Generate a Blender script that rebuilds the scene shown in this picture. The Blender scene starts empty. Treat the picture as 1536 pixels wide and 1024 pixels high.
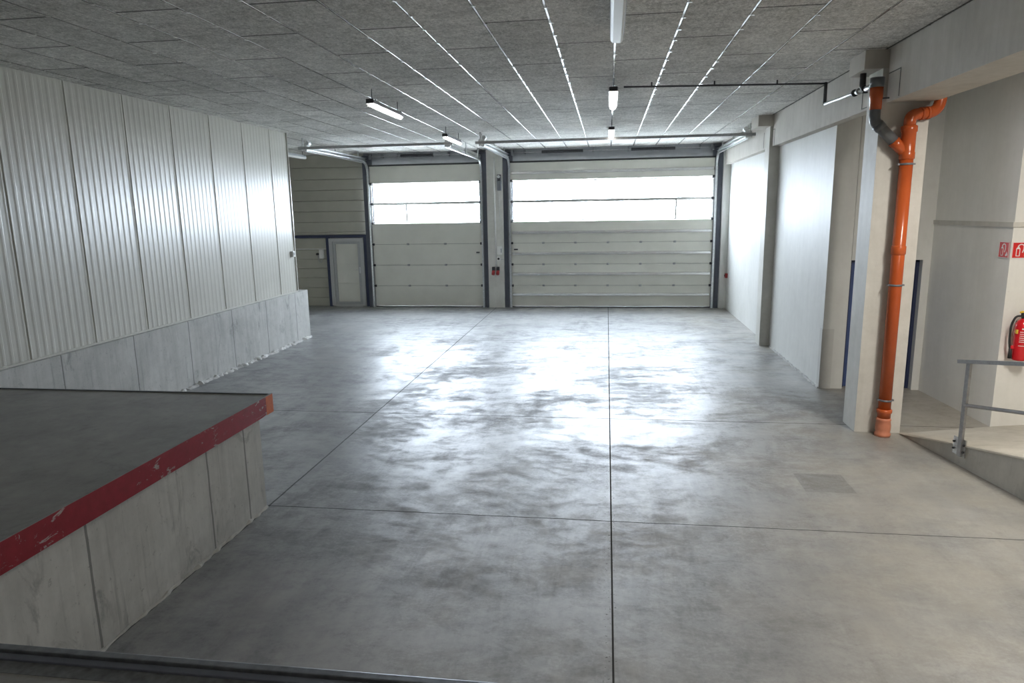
import bpy, bmesh, math, random
from mathutils import Vector, Matrix
random.seed(7)
PI = math.pi
C = bpy.context.scene.collection
S = bpy.context.scene

# ------------------------------------------------------------------ materials
class NT:
    def __init__(self, name):
        self.m = bpy.data.materials.new(name); self.m.use_nodes = True
        self.t = self.m.node_tree; self.n = self.t.nodes; self.n.clear()
        self.out = self.n.new('ShaderNodeOutputMaterial')
        self.b = self.n.new('ShaderNodeBsdfPrincipled')
        self.link(self.b.outputs[0], self.out.inputs[0])
        self.co = self.n.new('ShaderNodeTexCoord').outputs['Object']
    def link(self, a, b): self.t.links.new(a, b)
    def setv(self, inp, v):
        if isinstance(v, bpy.types.NodeSocket): self.link(v, inp)
        elif isinstance(v, (tuple, list)) and len(v) == 3 and inp.type == 'RGBA': inp.default_value = (*v, 1)
        elif isinstance(v, (int, float)) and inp.type == 'RGBA': inp.default_value = (v, v, v, 1)
        else: inp.default_value = v
    def p(self, **k):
        names = dict(color='Base Color', rough='Roughness', metal='Metallic', spec='Specular IOR Level', coat='Coat Weight',
                     coatr='Coat Roughness', emit='Emission Color', emits='Emission Strength', normal='Normal', aniso='Anisotropic')
        for a, v in k.items(): self.setv(self.b.inputs[names[a]], v)
        return self
    def map(self, scale=(1, 1, 1), loc=(0, 0, 0), rot=(0, 0, 0)):
        m = self.n.new('ShaderNodeMapping'); self.link(self.co, m.inputs[0])
        m.inputs['Scale'].default_value = scale; m.inputs['Location'].default_value = loc; m.inputs['Rotation'].default_value = rot
        return m.outputs[0]
    def noise(self, scale, detail=4, rough=.55, vec=None, dist=0):
        x = self.n.new('ShaderNodeTexNoise'); self.link(vec or self.co, x.inputs['Vector'])
        x.inputs['Scale'].default_value = scale; x.inputs['Detail'].default_value = detail
        x.inputs['Roughness'].default_value = rough; x.inputs['Distortion'].default_value = dist
        return x.outputs['Fac']
    def ramp(self, f, stops, interp='LINEAR'):
        r = self.n.new('ShaderNodeValToRGB'); self.link(f, r.inputs[0]); r.color_ramp.interpolation = interp
        e = r.color_ramp.elements
        while len(e) < len(stops): e.new(.5)
        for k, (pos, c) in enumerate(stops):
            e[k].position = pos; e[k].color = (c, c, c, 1) if isinstance(c, (int, float)) else (*c, 1)
        return r.outputs[0]
    def mix(self, f, a, b, mode='MIX'):
        x = self.n.new('ShaderNodeMix'); x.data_type = 'RGBA'; x.blend_type = mode
        self.setv(x.inputs[0], f); self.setv(x.inputs[6], a); self.setv(x.inputs[7], b)
        return x.outputs[2]
    def math(self, op, a, b=0.0, c=None):
        x = self.n.new('ShaderNodeMath'); x.operation = op
        self.setv(x.inputs[0], a); self.setv(x.inputs[1], b)
        if c is not None: self.setv(x.inputs[2], c)
        return x.outputs[0]
    def xyz(self):
        x = self.n.new('ShaderNodeSeparateXYZ'); self.link(self.co, x.inputs[0]); return x.outputs
    def bump(self, h, strength=.3, dist=.01):
        b = self.n.new('ShaderNodeBump'); b.inputs['Strength'].default_value = strength
        b.inputs['Distance'].default_value = dist; self.link(h, b.inputs['Height'])
        self.link(b.outputs[0], self.b.inputs['Normal']); return self
    def line(self, coord, at, half):
        d = self.math('ABSOLUTE', self.math('SUBTRACT', coord, at))
        return self.math('LESS_THAN', d, half)

M = {}
def plain(name, col, rough=.5, metal=0, spec=.5, var=.12, scale=18):
    t = NT(name); n = t.noise(scale, 3)
    lo = tuple(c*(1-var) for c in col); hi = tuple(min(1, c*(1+var)) for c in col)
    t.p(color=t.ramp(n, [(.3, lo), (.7, hi)]), rough=rough, metal=metal, spec=spec)
    M[name] = t.m; return t

# floor: power-floated concrete, patchy polish, saw-cut joints, repaired patches
def mk_floor():
    t = NT('floor_concrete')
    big = t.noise(.55, 6, .6, t.map((1, 1.35, 1)), .6)
    mid = t.noise(2.2, 7, .68, t.map((1, 1.6, 1), (3, 1, 0)), .8)
    fine = t.noise(16, 5, .7)
    streak = t.noise(1.6, 5, .6, t.map((2.8, .45, 1), rot=(0, 0, .5)), .5)
    a = t.mix(.5, big, mid); a = t.mix(.28, a, streak); a = t.mix(.2, a, fine)
    col = t.ramp(a, [(.36, (.135, .137, .139)), (.46, (.195, .197, .197)), (.55, (.265, .265, .261)), (.66, (.335, .332, .322))])
    x, y, z = t.xyz()
    wob = t.math('MULTIPLY', t.math('SUBTRACT', t.noise(1.3, 5, .7), .5), .03)
    xw = t.math('ADD', x, wob); yw = t.math('ADD', y, wob)
    j = t.line(x, t.math('MULTIPLY_ADD', t.math('SUBTRACT', 20.3, y), .0028, .012), .0068)
    for at in (-10.2,): j = t.math('MAXIMUM', j, t.line(x, at, .009))
    j = t.math('MAXIMUM', j, t.math('MULTIPLY', t.line(xw, -3.385, .010), .75))
    for at in (3.2, 6.1, 9.36, 15.15): j = t.math('MAXIMUM', j, t.line(yw, at, .0065 if at > 7 else .0055))
    # scattered pits along the joints
    pit = t.math('MULTIPLY', t.line(x, .04, .05), t.math('GREATER_THAN', t.noise(45, 2), .66))
    j = t.math('MAXIMUM', j, t.math('MULTIPLY', pit, .7))
    # smoother re-poured rectangle patches
    def rect(x0, x1, y0, y1):
        return t.math('MULTIPLY', t.line(xw, (x0+x1)/2, (x1-x0)/2), t.line(yw, (y0+y1)/2, (y1-y0)/2))
    patch = rect(2.05, 2.55, 7.0, 7.5)
    patch2 = rect(3.05, 3.62, 8.35, 8.95)
    # dark tyre scuffs
    sc = t.noise(1.1, 6, .7, t.map((3.2, .35, 1), (7, 2, 0), (0, 0, -.35)), .5)
    scm = t.ramp(sc, [(.54, 0.0), (.74, .5)])
    col = t.mix(scm, col, (.09, .09, .09))
    al = t.math('MULTIPLY', t.math('MULTIPLY', t.math('GREATER_THAN', x, 3.76), t.math('GREATER_THAN', y, 9.0)), .5)
    col = t.mix(al, col, (.34, .30, .235))
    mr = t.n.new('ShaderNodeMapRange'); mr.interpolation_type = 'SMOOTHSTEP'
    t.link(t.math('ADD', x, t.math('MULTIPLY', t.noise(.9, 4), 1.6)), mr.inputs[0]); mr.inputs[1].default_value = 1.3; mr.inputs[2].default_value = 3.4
    warm_light = t.math('MULTIPLY', mr.outputs[0], t.ramp(t.noise(1.4, 5, .6), [(.35, .2), (.62, .62)]))  # warm lamp light over the right of the floor, painted into its colour
    col = t.mix(warm_light, col, (.33, .305, .255))
    col = t.mix(t.math('MULTIPLY', patch, .75), col, (.17, .165, .15))
    col = t.mix(t.math('MULTIPLY', patch2, .5), col, (.21, .2, .18))
    col = t.mix(j, col, (.045, .045, .045))
    r1 = t.noise(.62, 9, .7, t.map((1, 1.25, 1), (5, 9, 0)), .7)
    r2 = t.noise(3.4, 8, .75, t.map((1, 1.5, 1), (1, 4, 0)), .5)
    r3 = t.noise(38, 4, .8)
    rn = t.mix(.17, t.mix(.42, r1, r2), r3)
    ro = t.ramp(rn, [(.42, .60), (.48, .48), (.53, .40), (.62, .335)])
    sp = t.ramp(rn, [(.42, .10), (.475, .34), (.52, .8), (.60, 1.0)])
    t.b.inputs['IOR'].default_value = 1.68
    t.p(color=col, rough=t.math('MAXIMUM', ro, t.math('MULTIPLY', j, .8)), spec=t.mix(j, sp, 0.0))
    h = t.math('SUBTRACT', t.math('MULTIPLY', t.mix(.5, mid, r3), .4), j)
    t.bump(h, .12, .006)
    M['floor'] = t.m
mk_floor()

def concrete(name, lo, hi, streak=.3, rough=.75, stain=0.0, boards=None, spec=.35):
    t = NT(name)
    n1 = t.noise(1.1, 6, .6, None, .4); n2 = t.noise(7, 6, .7); n3 = t.noise(2.4, 5, .65, t.map((3.5, 3.5, .35)), .3)
    a = t.mix(.35, n1, n2); a = t.mix(streak, a, n3)
    col = t.ramp(a, [(.36, lo), (.64, hi)])
    pores = t.math('GREATER_THAN', t.noise(60, 2), .74)
    col = t.mix(t.math('MULTIPLY', pores, .35), col, tuple(c*.45 for c in lo))
    if stain:
        s = t.noise(1.7, 8, .72, t.map((1.6, 1.6, .8), (2, 3, 1)), .8)
        col = t.mix(t.math('MULTIPLY', t.ramp(s, [(.56, 0.0), (.70, 1.0)]), stain), col, tuple(c*.38 for c in lo))
        d = t.noise(3.2, 6, .7, t.map((5, 5, .22), (1, 7, 2)), .3)
        col = t.mix(t.math('MULTIPLY', t.ramp(d, [(.57, 0.0), (.68, 1.0)]), stain*.55), col, tuple(c*.5 for c in lo))
        sp = t.noise(17, 6, .8)
        col = t.mix(t.math('MULTIPLY', t.ramp(sp, [(.60, 0.0), (.67, 1.0)]), stain*.7), col, tuple(c*.4 for c in lo))
    if boards:
        ax, ats = boards; o = t.xyz()[ax]
        wv = t.math('MULTIPLY', t.math('SUBTRACT', t.noise(4, 3), .5), .02)
        ow = t.math('ADD', o, wv)
        j = None
        for at in ats:
            l = t.line(ow, at, .011); j = l if j is None else t.math('MAXIMUM', j, l)
        col = t.mix(t.math('MULTIPLY', j, .75), col, tuple(c*.35 for c in lo))
    t.p(color=col, rough=rough, spec=spec); t.bump(t.mix(.5, n2, t.noise(40, 4)), .18, .006)
    M[name] = t.m
concrete('wall_concrete', (.50, .485, .44), (.66, .645, .60), .25, .6)
concrete('painted_wall', (.58, .575, .545), (.68, .675, .645), .3, .55)
concrete('grey_paint', (.50, .49, .465), (.60, .59, .565), .3, .6)
concrete('beam_concrete', (.46, .43, .38), (.60, .565, .51), .35, .65, stain=.12)
concrete('dock_side', (.44, .43, .40), (.68, .665, .62), .3, .8, stain=.75, boards=(1, (5.76, 5.15, 3.76)))
concrete('dock_top', (.2, .197, .187), (.34, .335, .32), .15, .45, stain=.4)
concrete('plinth_concrete', (.36, .355, .335), (.56, .555, .53), .35, .7, stain=.7, boards=(1, (3.7, 5.1, 6.5, 7.86, 9.265, 10.64, 12.02, 13.35, 14.72)))
concrete('ramp_concrete', (.40, .375, .32), (.56, .53, .47), .1, .7, stain=.25)
concrete('ramp_side', (.42, .405, .365), (.60, .58, .53), .3, .75, stain=.4)
concrete('mortar', (.40, .395, .38), (.62, .61, .59), .1, .9, stain=.5)
concrete('yard', (.40, .40, .39), (.55, .55, .53), 0, .8)

def mk_ceiling():
    t = NT('wood_wool')
    br = t.n.new('ShaderNodeTexBrick')
    t.link(t.map((1, 1, 1), (0, -.05, 0), (0, 0, PI/2)), br.inputs['Vector'])   # rows along y
    # rotated 90deg: brick u = -y, v = x
    br.offset = .5; br.inputs['Scale'].default_value = 1
    br.inputs['Brick Width'].default_value = 2.0; br.inputs['Row Height'].default_value = .635
    br.inputs['Mortar Size'].default_value = .016; br.inputs['Mortar Smooth'].default_value = .2
    br.inputs['Color1'].default_value = (.92, .92, .92, 1); br.inputs['Color2'].default_value = (1.08, 1.08, 1.08, 1)
    br.inputs['Mortar'].default_value = (.22, .22, .22, 1)
    n1 = t.noise(.5, 4, .6); fib = t.noise(26, 4, .85, t.map((1, .7, 1))); fib2 = t.noise(75, 3, .85)
    m2 = t.noise(6, 4, .6)
    a = t.mix(.5, fib, fib2); a = t.mix(.18, a, n1); a = t.mix(.15, a, m2)
    col = t.ramp(a, [(.40, (.27, .264, .248)), (.5, (.58, .568, .535)), (.6, (.92, .905, .865))])
    # water-stained zones
    st = t.noise(.8, 4, .55, t.map((.8, 1.6, 1), (4, 2, 0)), .5)
    col = t.mix(t.ramp(st, [(.6, 0.0), (.74, .45)]), col, (.2, .195, .18))
    col = t.mix(1.0, col, br.outputs['Color'], 'MULTIPLY')
    t.p(color=col, rough=.95, spec=.15); t.bump(t.mix(.5, fib, fib2), .5, .012)
    M['ceiling'] = t.m
mk_ceiling()

def mk_paint_worn(name, col, under, thr):
    t = NT(name)
    n = t.noise(5, 8, .75, t.map((1, .8, 1.8)), 1.2); big = t.noise(.9, 3, .5, t.map((1, 1, 1), (0, 2.1, 0)))
    a = t.math('ADD', t.math('MULTIPLY', n, .7), t.math('MULTIPLY', big, .42))
    chip = t.ramp(a, [(thr, 0.0), (thr+.012, 1.0)])
    c = t.ramp(t.noise(14, 4), [(.3, tuple(x*.85 for x in col)), (.7, tuple(x*1.12 for x in col))])
    t.p(color=t.mix(chip, c, under), rough=t.mix(chip, .42, .8), spec=.4); t.bump(chip, -.25, .004)
    M[name] = t.m
mk_paint_worn('red_paint', (.30, .02, .032), (.45, .38, .36), .625)
plain('orange_paint', (.62, .14, .04), .5)

def mk_clad():
    t = NT('cladding_white')
    n = t.noise(1.5, 4); s = t.noise(3, 4, .6, t.map((6, 6, .3)))
    t.p(color=t.ramp(t.mix(.5, n, s), [(.3, (.54, .528, .478)), (.7, (.605, .592, .538))]), rough=.28, spec=.5)
    M['clad'] = t.m
mk_clad()
plain('door_panel', (.62, .605, .54), .38, 0, .5, .04, 2)
plain('back_cladding', (.40, .385, .325), .5, 0, .4, .06, 2)
plain('seam_dark', (.10, .10, .09), .7)
plain('galvanised', (.62, .63, .63), .33, 1.0, .5, .16, 30)
plain('strip_metal', (.95, .95, .94), .24, 1.0, .5, .03, 6)
plain('aluminium', (.80, .80, .79), .24, .75, .5, .06, 8)
plain('rail_steel', (.33, .33, .33), .45, .5, .5, .14, 26)
plain('grey_steel', (.17, .175, .19), .5, .3, .5, .1, 12)
plain('jamb_dark', (.085, .092, .115), .5, 0, .5, .1, 8)
plain('header_grey', (.23, .235, .255), .5, 0, .4, .08, 4)
plain('edge_steel', (.26, .275, .30), .36, .7, .5, .2, 20)
plain('scuffed', (.12, .125, .13), .5, .2, .5, .35, 26)
plain('dark_metal', (.045, .045, .05), .45, .3)
plain('black_rubber', (.018, .018, .018), .6)
plain('blue_paint', (.022, .03, .075), .42, 0, .5, .08, 6)
plain('door_blue', (.045, .075, .2), .42, 0, .5, .08, 5)
plain('white_plastic', (.72, .71, .68), .42, 0, .5, .04)
plain('grey_plastic', (.36, .37, .38), .45)
plain('grey_pvc', (.12, .13, .14), .35, 0, .5, .08, 10)
plain('red_plastic', (.36, .03, .03), .35, 0, .5, .06)
plain('sign_red', (.62, .02, .018), .35, 0, .5, .03)
plain('ext_red', (.60, .012, .02), .22, 0, .6, .04)
plain('yellow_plastic', (.75, .5, .05), .4)
plain('brass', (.7, .5, .2), .35, .9)
plain('frame_white', (.46, .46, .45), .5, 0, .4, .03)
plain('white_paint', (.78, .78, .77), .5, 0, .4, .03)
plain('dull_frame', (.38, .38, .38), .45, 0, .5, .05)
def mk_orange():
    t = NT('orange_pvc'); n = t.noise(4, 4, .6, t.map((1, 1, .5)))
    t.p(color=t.ramp(n, [(.3, (.42, .075, .016)), (.7, (.52, .102, .024))]), rough=.24, spec=.5); M['orange'] = t.m
    t = NT('orange_pvc_faded'); n = t.noise(6, 4, .6)
    t.p(color=t.ramp(n, [(.3, (.52, .17, .09)), (.7, (.64, .25, .15))]), rough=.34, spec=.5); M['orange_faded'] = t.m
mk_orange()
def mk_pane():
    t = NT('acrylic_pane')
    tr = t.n.new('ShaderNodeBsdfTransparent'); tr.inputs[0].default_value = (.95, .97, 1.0, 1)
    gl = t.n.new('ShaderNodeBsdfGlossy'); gl.inputs['Roughness'].default_value = .05
    m = t.n.new('ShaderNodeMixShader'); m.inputs[0].default_value = .06
    t.link(tr.outputs[0], m.inputs[1]); t.link(gl.outputs[0], m.inputs[2]); t.link(m.outputs[0], t.out.inputs[0])
    M['pane'] = t.m
    t = NT('clear_cover')
    tr = t.n.new('ShaderNodeBsdfTransparent'); df = t.n.new('ShaderNodeBsdfTranslucent'); df.inputs[0].default_value = (.9, .9, .88, 1)
    gl = t.n.new('ShaderNodeBsdfGlossy'); gl.inputs['Roughness'].default_value = .18
    m = t.n.new('ShaderNodeMixShader'); m.inputs[0].default_value = .04
    m2 = t.n.new('ShaderNodeMixShader'); m2.inputs[0].default_value = .16
    t.link(tr.outputs[0], m.inputs[1]); t.link(df.outputs[0], m.inputs[2])
    t.link(m.outputs[0], m2.inputs[1]); t.link(gl.outputs[0], m2.inputs[2]); t.link(m2.outputs[0], t.out.inputs[0])
    M['cover'] = t.m
    t = NT('milky_cover'); t.p(color=(.66, .65, .61), rough=.22, spec=.6); M['milky'] = t.m
mk_pane()
def mk_emit(name, col, s):
    t = NT(name); t.p(color=(.9, .9, .9), rough=.4, emit=col, emits=s); M[name] = t.m
mk_emit('tube_lit', (1, .97, .91), 13)

# ------------------------------------------------------------------ mesh helpers
class MB:
    def __init__(self): self.b = bmesh.new(); self.smooth = []
    def box(self, x0, x1, y0, y1, z0, z1, bev=0):
        r = bmesh.ops.create_cube(self.b, size=1)
        vs = r['verts']
        for v in vs:
            v.co = Vector((x0+(v.co.x+.5)*(x1-x0), y0+(v.co.y+.5)*(y1-y0), z0+(v.co.z+.5)*(z1-z0)))
        if bev:
            es = list({e for v in vs for e in v.link_edges})
            bmesh.ops.bevel(self.b, geom=es, offset=bev, segments=2, affect='EDGES', profile=.6)
        return self
    def poly(self, pts, vec):            # prism: polygon swept along vec
        vec = Vector(vec); a = [self.b.verts.new(p) for p in pts]; c = [self.b.verts.new(Vector(p)+vec) for p in pts]
        self.b.faces.new(a[::-1]); self.b.faces.new(c); n = len(a)
        for i in range(n): self.b.faces.new((a[i], a[(i+1) % n], c[(i+1) % n], c[i]))
        return self
    def tube(self, pts, r, seg=16, cap=True):
        pts = [Vector(p) for p in pts]; n = len(pts); rs = r if isinstance(r, (list, tuple)) else [r]*n
        d0 = (pts[1]-pts[0]).normalized(); up = Vector((0, 0, 1)) if abs(d0.z) < .9 else Vector((1, 0, 0))
        u = d0.cross(up).normalized(); rings = []; pd = d0
        for i in range(n):
            if i == 0: d = d0
            elif i == n-1: d = (pts[-1]-pts[-2]).normalized()
            else: d = ((pts[i+1]-pts[i]).normalized()+(pts[i]-pts[i-1]).normalized()).normalized()
            u = pd.rotation_difference(d) @ u; u = (u-d*u.dot(d)).normalized(); pd = d
            w = d.cross(u)
            rings.append([self.b.verts.new(pts[i]+(u*math.cos(2*PI*k/seg)+w*math.sin(2*PI*k/seg))*rs[i]) for k in range(seg)])
        for i in range(n-1):
            for k in range(seg):
                f = self.b.faces.new((rings[i][k], rings[i][(k+1) % seg], rings[i+1][(k+1) % seg], rings[i+1][k])); f.smooth = True
        if cap: self.b.faces.new(rings[0][::-1]); self.b.faces.new(rings[-1])
        return self
    def cyl(self, p0, p1, r, seg=20): return self.tube([p0, p1], r, seg)
    def ball(self, c, r, sc=(1, 1, 1)):
        m = bmesh.ops.create_uvsphere(self.b, u_segments=16, v_segments=10, radius=r)
        for v in m['verts']: v.co = Vector(c)+Vector((v.co.x*sc[0], v.co.y*sc[1], v.co.z*sc[2]))
        for f in {f for v in m['verts'] for f in v.link_faces}: f.smooth = True
        return self
    def build(self, name, mat, parent=None, sharp=True):
        bmesh.ops.recalc_face_normals(self.b, faces=self.b.faces[:])
        me = bpy.data.meshes.new(name); self.b.to_mesh(me); self.b.free()
        for mm in (mat if isinstance(mat, (list, tuple)) else [mat]): me.materials.append(mm)
        o = bpy.data.objects.new(name, me); C.objects.link(o)
        if parent:
            o.parent = parent
            o.location = -Vector(parent.location) if parent.get('_w') else (0, 0, 0)
        return o
def arc(pts, rad, n=8):
    """round the inner corners of a polyline"""
    pts = [Vector(p) for p in pts]; out = [pts[0]]
    for i in range(1, len(pts)-1):
        a = (pts[i-1]-pts[i]); b = (pts[i+1]-pts[i]); r = min(rad, a.length*.49, b.length*.49)
        p = pts[i]+a.normalized()*r; q = pts[i]+b.normalized()*r
        for k in range(n+1):
            t = k/n; out.append(p.lerp(pts[i], t).lerp(pts[i].lerp(q, t), t))
    out.append(pts[-1]); return out
def tag(o, label=None, cat=None, group=None, kind=None):
    if label: o['label'] = label
    if cat: o['category'] = cat
    if group: o['group'] = group
    if kind: o['kind'] = kind
    return o
def thing(name, label, cat, loc=(0, 0, 0), group=None, kind=None):
    """empty at the thing's base; children are given in world coordinates"""
    o = bpy.data.objects.new(name, None); C.objects.link(o); o.location = loc; o['_w'] = 1
    o.empty_display_size = .1
    return tag(o, label, cat, group, kind)
def struct(name, mb, mat, label=None, cat=None):
    return tag(mb.build(name, mat), label, cat, kind='structure')

CEIL = 4.70
# ------------------------------------------------------------------ room shell
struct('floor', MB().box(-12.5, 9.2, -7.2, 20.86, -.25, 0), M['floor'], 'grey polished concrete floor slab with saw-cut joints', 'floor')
cm = MB().box(-12.5, 9.2, -7.2, 21.1, CEIL+.007, CEIL+.25)
edges = [-12.5] + [v for k in range(-11, 5) for v in (.05+.635*k-.010, .05+.635*k+.010)] + [9.2]
for a, c in zip(edges[::2], edges[1::2]): cm.box(a, c, -7.2, 21.1, CEIL, CEIL+.0071)
struct('ceiling', cm, M['ceiling'], 'grey wood-wool panel ceiling', 'ceiling')

# bright ceiling joint profiles with their clips
k0 = 0
for k in range(-11, 5):
    x = .05+.635*k
    mb = MB().poly([(x-.0095, -7.1, CEIL+.0068), (x-.0095, -7.1, CEIL+.0025), (x+.0095, -7.1, CEIL+.0025), (x+.0095, -7.1, CEIL+.0068)], (0, 27.55, 0))
    rr = random.Random(k+40); y = rr.uniform(.0, .5)
    while y < 20.2:
        s = 1
        mb.box(x-.0095, x+.032, y, y+.02, CEIL-.012, CEIL-.0005)
        mb.box(x-.005, x+.005, y+.004, y+.014, CEIL-.0005, CEIL+.006)
        y += rr.uniform(.42, .62)
    k0 += 1
    struct('trim_%d' % k0, mb, M['strip_metal'], 'bright metal joint strip running along the ceiling', 'trim')

# left: micro-ribbed sandwich panels over a concrete plinth
def ribbed(y0, y1, z0, z1, x, pitch, seam0, seam):
    mb = MB(); b = mb.b; prof = []
    y = seam0
    while y > y0: y -= seam
    while y < y1-.01:
        prof += [(y, -.012), (y+.012, -.012), (y+.016, 0)]
        q = y+.016; nr = 9; w = (seam-.032)/nr
        for i in range(nr):
            a = q+i*w
            prof += [(a+.016, 0), (a+.026, -.0045), (a+w-.040, -.0045), (a+w-.012, 0)]
        y += seam
    prof = [(min(max(a, y0), y1), d) for a, d in prof]
    lo = [b.verts.new((x+d, a, z0)) for a, d in prof]; hi = [b.verts.new((x+d, a, z1)) for a, d in prof]
    for i in range(len(prof)-1):
        if prof[i+1][0]-prof[i][0] > 1e-5: b.faces.new((lo[i], lo[i+1], hi[i+1], hi[i]))
    mb.box(x-.15, x-.02, y0, y1, z0, z1)
    return mb
struct('wall_left', ribbed(-7.1, 15.05, 1.14, CEIL, -7.19, .125, 8.62, 1.128), M['clad'], 'white vertically ribbed metal panel wall', 'wall')
struct('trim_21', MB().box(-7.36, -7.165, 15.05, 15.075, 1.14, CEIL).box(-7.18, -7.165, -7.1, 15.075, 1.14, 1.165), M['clad'], 'white flashing around the foot and end of the ribbed wall', 'trim')
struct('wall_left_plinth', MB().box(-7.6, -7.1, -7.1, 15.4, 0, 1.14), M['plinth_concrete'], 'low grey concrete plinth under the white ribbed wall', 'wall')
struct('wall_side', MB().box(-12.5, -7.36, 14.9, 15.05, 0, CEIL), M['clad'], 'wall returning behind the end of the ribbed wall', 'wall')
struct('wall_far_left', MB().box(-12.5, -12.3, 15.05, 20.9, 0, CEIL), M['back_cladding'], 'wall closing the far bay', 'wall')
def mortar(x, y0, y1, w, h, sgn, seed):
    mb = MB(); b = mb.b; rr = random.Random(seed); rows = []; n = int((y1-y0)/.07)
    for i in range(n+1):
        y = y0+(y1-y0)*i/n; ww = w*rr.uniform(.4, 1.25); hh = h*rr.uniform(.4, 1.3)
        rows.append([b.verts.new((x-.02*sgn, y, hh)), b.verts.new((x+ww*.45*sgn, y, hh*.8)), b.verts.new((x+ww*sgn, y, -.01)), b.verts.new((x-.02*sgn, y, -.01))])
    for i in range(n):
        for k in range(4):
            b.faces.new((rows[i][k], rows[i][(k+1) % 4], rows[i+1][(k+1) % 4], rows[i+1][k]))
    b.faces.new(rows[0]); b.faces.new(rows[-1][::-1]); return mb
struct('trim_22', mortar(-7.1, 6.3, 15.4, .10, .055, 1, 3), M['mortar'], 'rough mortar fillet along the foot of the plinth', 'trim')
struct('trim_40', mortar(3.4, 11.32, 14.8, .05, .03, -1, 9), M['mortar'], 'crumbly mortar line along the foot of the middle white wall bay', 'trim')
struct('trim_23', mortar(-3.4, 2.35, 6.07, .035, .022, 1, 5), M['ramp_side'], 'rough mortar fillet along the foot of the loading dock', 'trim')

# far wall around the two overhead doors
mb = MB()
zs = [2.25, 2.343, 2.653, 2.981, 3.308, 3.633, 3.955, 4.316, CEIL]
for a, c in zip(zs[:-1], zs[1:]):
    mb.poly([(-12.3, 20.78, a+.012), (-12.3, 20.78, c-.012), (-12.3, 20.8, c), (-12.3, 20.86, c), (-12.3, 20.86, a), (-12.3, 20.8, a)], (4.86, 0, 0))
struct('wall_back', mb, M['back_cladding'], 'dull cream horizontal metal cladding above the white side door', 'wall')
mb = MB()
zs = [0, .273, .594, .913, 1.208, 1.503, 1.79, 2.16]
for a, c in zip(zs[:-1], zs[1:]):
    mb.poly([(-12.3, 20.78, a+.012), (-12.3, 20.78, c-.012), (-12.3, 20.8, c), (-12.3, 20.86, c), (-12.3, 20.86, a), (-12.3, 20.8, a)], (3.48, 0, 0))
struct('wall_back_lower', mb, M['back_cladding'], 'dull cream horizontal cladding left of the white side door', 'wall')
struct('trim_24', MB().box(-12.3, -7.44, 20.70, 20.9, 2.165, 2.25).box(-8.82, -8.73, 20.70, 20.9, 0, 2.165).box(-7.58, -7.44, 20.70, 20.9, 0, 2.165), M['blue_paint'], 'dark blue steel frame around the white side door', 'trim')
struct('wall_back_header', MB().box(-7.44, 3.34, 20.72, 20.9, 4.2, CEIL), M['header_grey'], 'grey panel band above the two overhead doors', 'wall')
struct('concrete_pillar', MB().box(-3.60, -3.12, 20.5, 20.9, 0, CEIL), M['wall_concrete'], 'grey concrete pillar between the two overhead doors', 'pillar')
struct('wall_back_right', MB().box(3.2, 3.62, 20.45, 20.9, 0, CEIL), M['painted_wall'], 'white wall return right of the wide overhead door', 'wall')

# right side
struct('wall_right', MB().box(3.4, 3.75, 11.3, 20.45, 0, CEIL), M['painted_wall'], 'white painted wall bays right of the wide door', 'wall')
struct('concrete_pillar', MB().box(3.2, 3.4, 14.86, 15.25, 0, 4.49), M['wall_concrete'], 'slim grey concrete pillar between the two white wall bays', 'pillar')
def corbel(x0, y0, y1, x1=3.25): return MB().box(x0, x1, y0, y1, 4.485, CEIL, .006)
struct('concrete_corbel', corbel(2.955, 14.8, 15.45), M['beam_concrete'], 'concrete corbel block on top of the slim far pillar', 'corbel')
struct('concrete_corbel', corbel(2.995, 9.08, 9.62, 3.3), M['beam_concrete'], 'concrete corbel block above the orange drainpipe pillar', 'corbel')
struct('concrete_beam', MB().box(3.25, 3.4, 15.30, 20.45, 4.09, 4.66), M['beam_concrete'], 'concrete beam above the far white wall bay', 'beam')
struct('concrete_beam', MB().box(3.25, 3.4, 9.56, 14.82, 4.09, CEIL), M['beam_concrete'], 'concrete beam above the middle white wall bay', 'beam')
struct('concrete_beam', MB().box(3.25, 3.8, -7.1, 9.02, 4.09, CEIL), M['beam_concrete'], 'concrete beam running overhead at right beside the ramp', 'beam')
struct('concrete_pillar', MB().box(3.2, 3.755, 9.06, 9.5, 0, 4.485), M['wall_concrete'], 'wide concrete pillar behind the orange drainpipe', 'pillar')
# dark joint outlines where the beams sit on their pillars
def joint_frame(x, y0, y1, z0, z1, w=.012):
    return MB().box(x-.004, x+.002, y0, y0+w, z0, z1).box(x-.004, x+.002, y0, y1, z1-w, z1)
struct('trim_25', MB().box(3.246, 3.252, 8.66, 8.672, 4.11, 4.42).box(3.246, 3.252, 8.66, 9.0, 4.408, 4.42), M['seam_dark'], 'dark joint line at the beam end by the pipe pillar', 'trim')
struct('trim_26', MB().box(3.246, 3.252, 9.83, 9.842, 4.12, 4.47).box(3.246, 3.252, 9.57, 9.842, 4.12, 4.13), M['seam_dark'], 'dark joint line behind the pipe pillar', 'trim')
struct('trim_27', MB().box(3.246, 3.252, 14.66, 14.672, 4.10, 4.42).box(3.246, 3.252, 14.66, 14.81, 4.41, 4.42), M['seam_dark'], 'dark joint line at the beam end by the slim pillar', 'trim')
struct('trim_28', MB().box(3.246, 3.252, 15.62, 15.632, 4.12, 4.44), M['seam_dark'], 'dark joint line beyond the slim pillar', 'trim')

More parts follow.
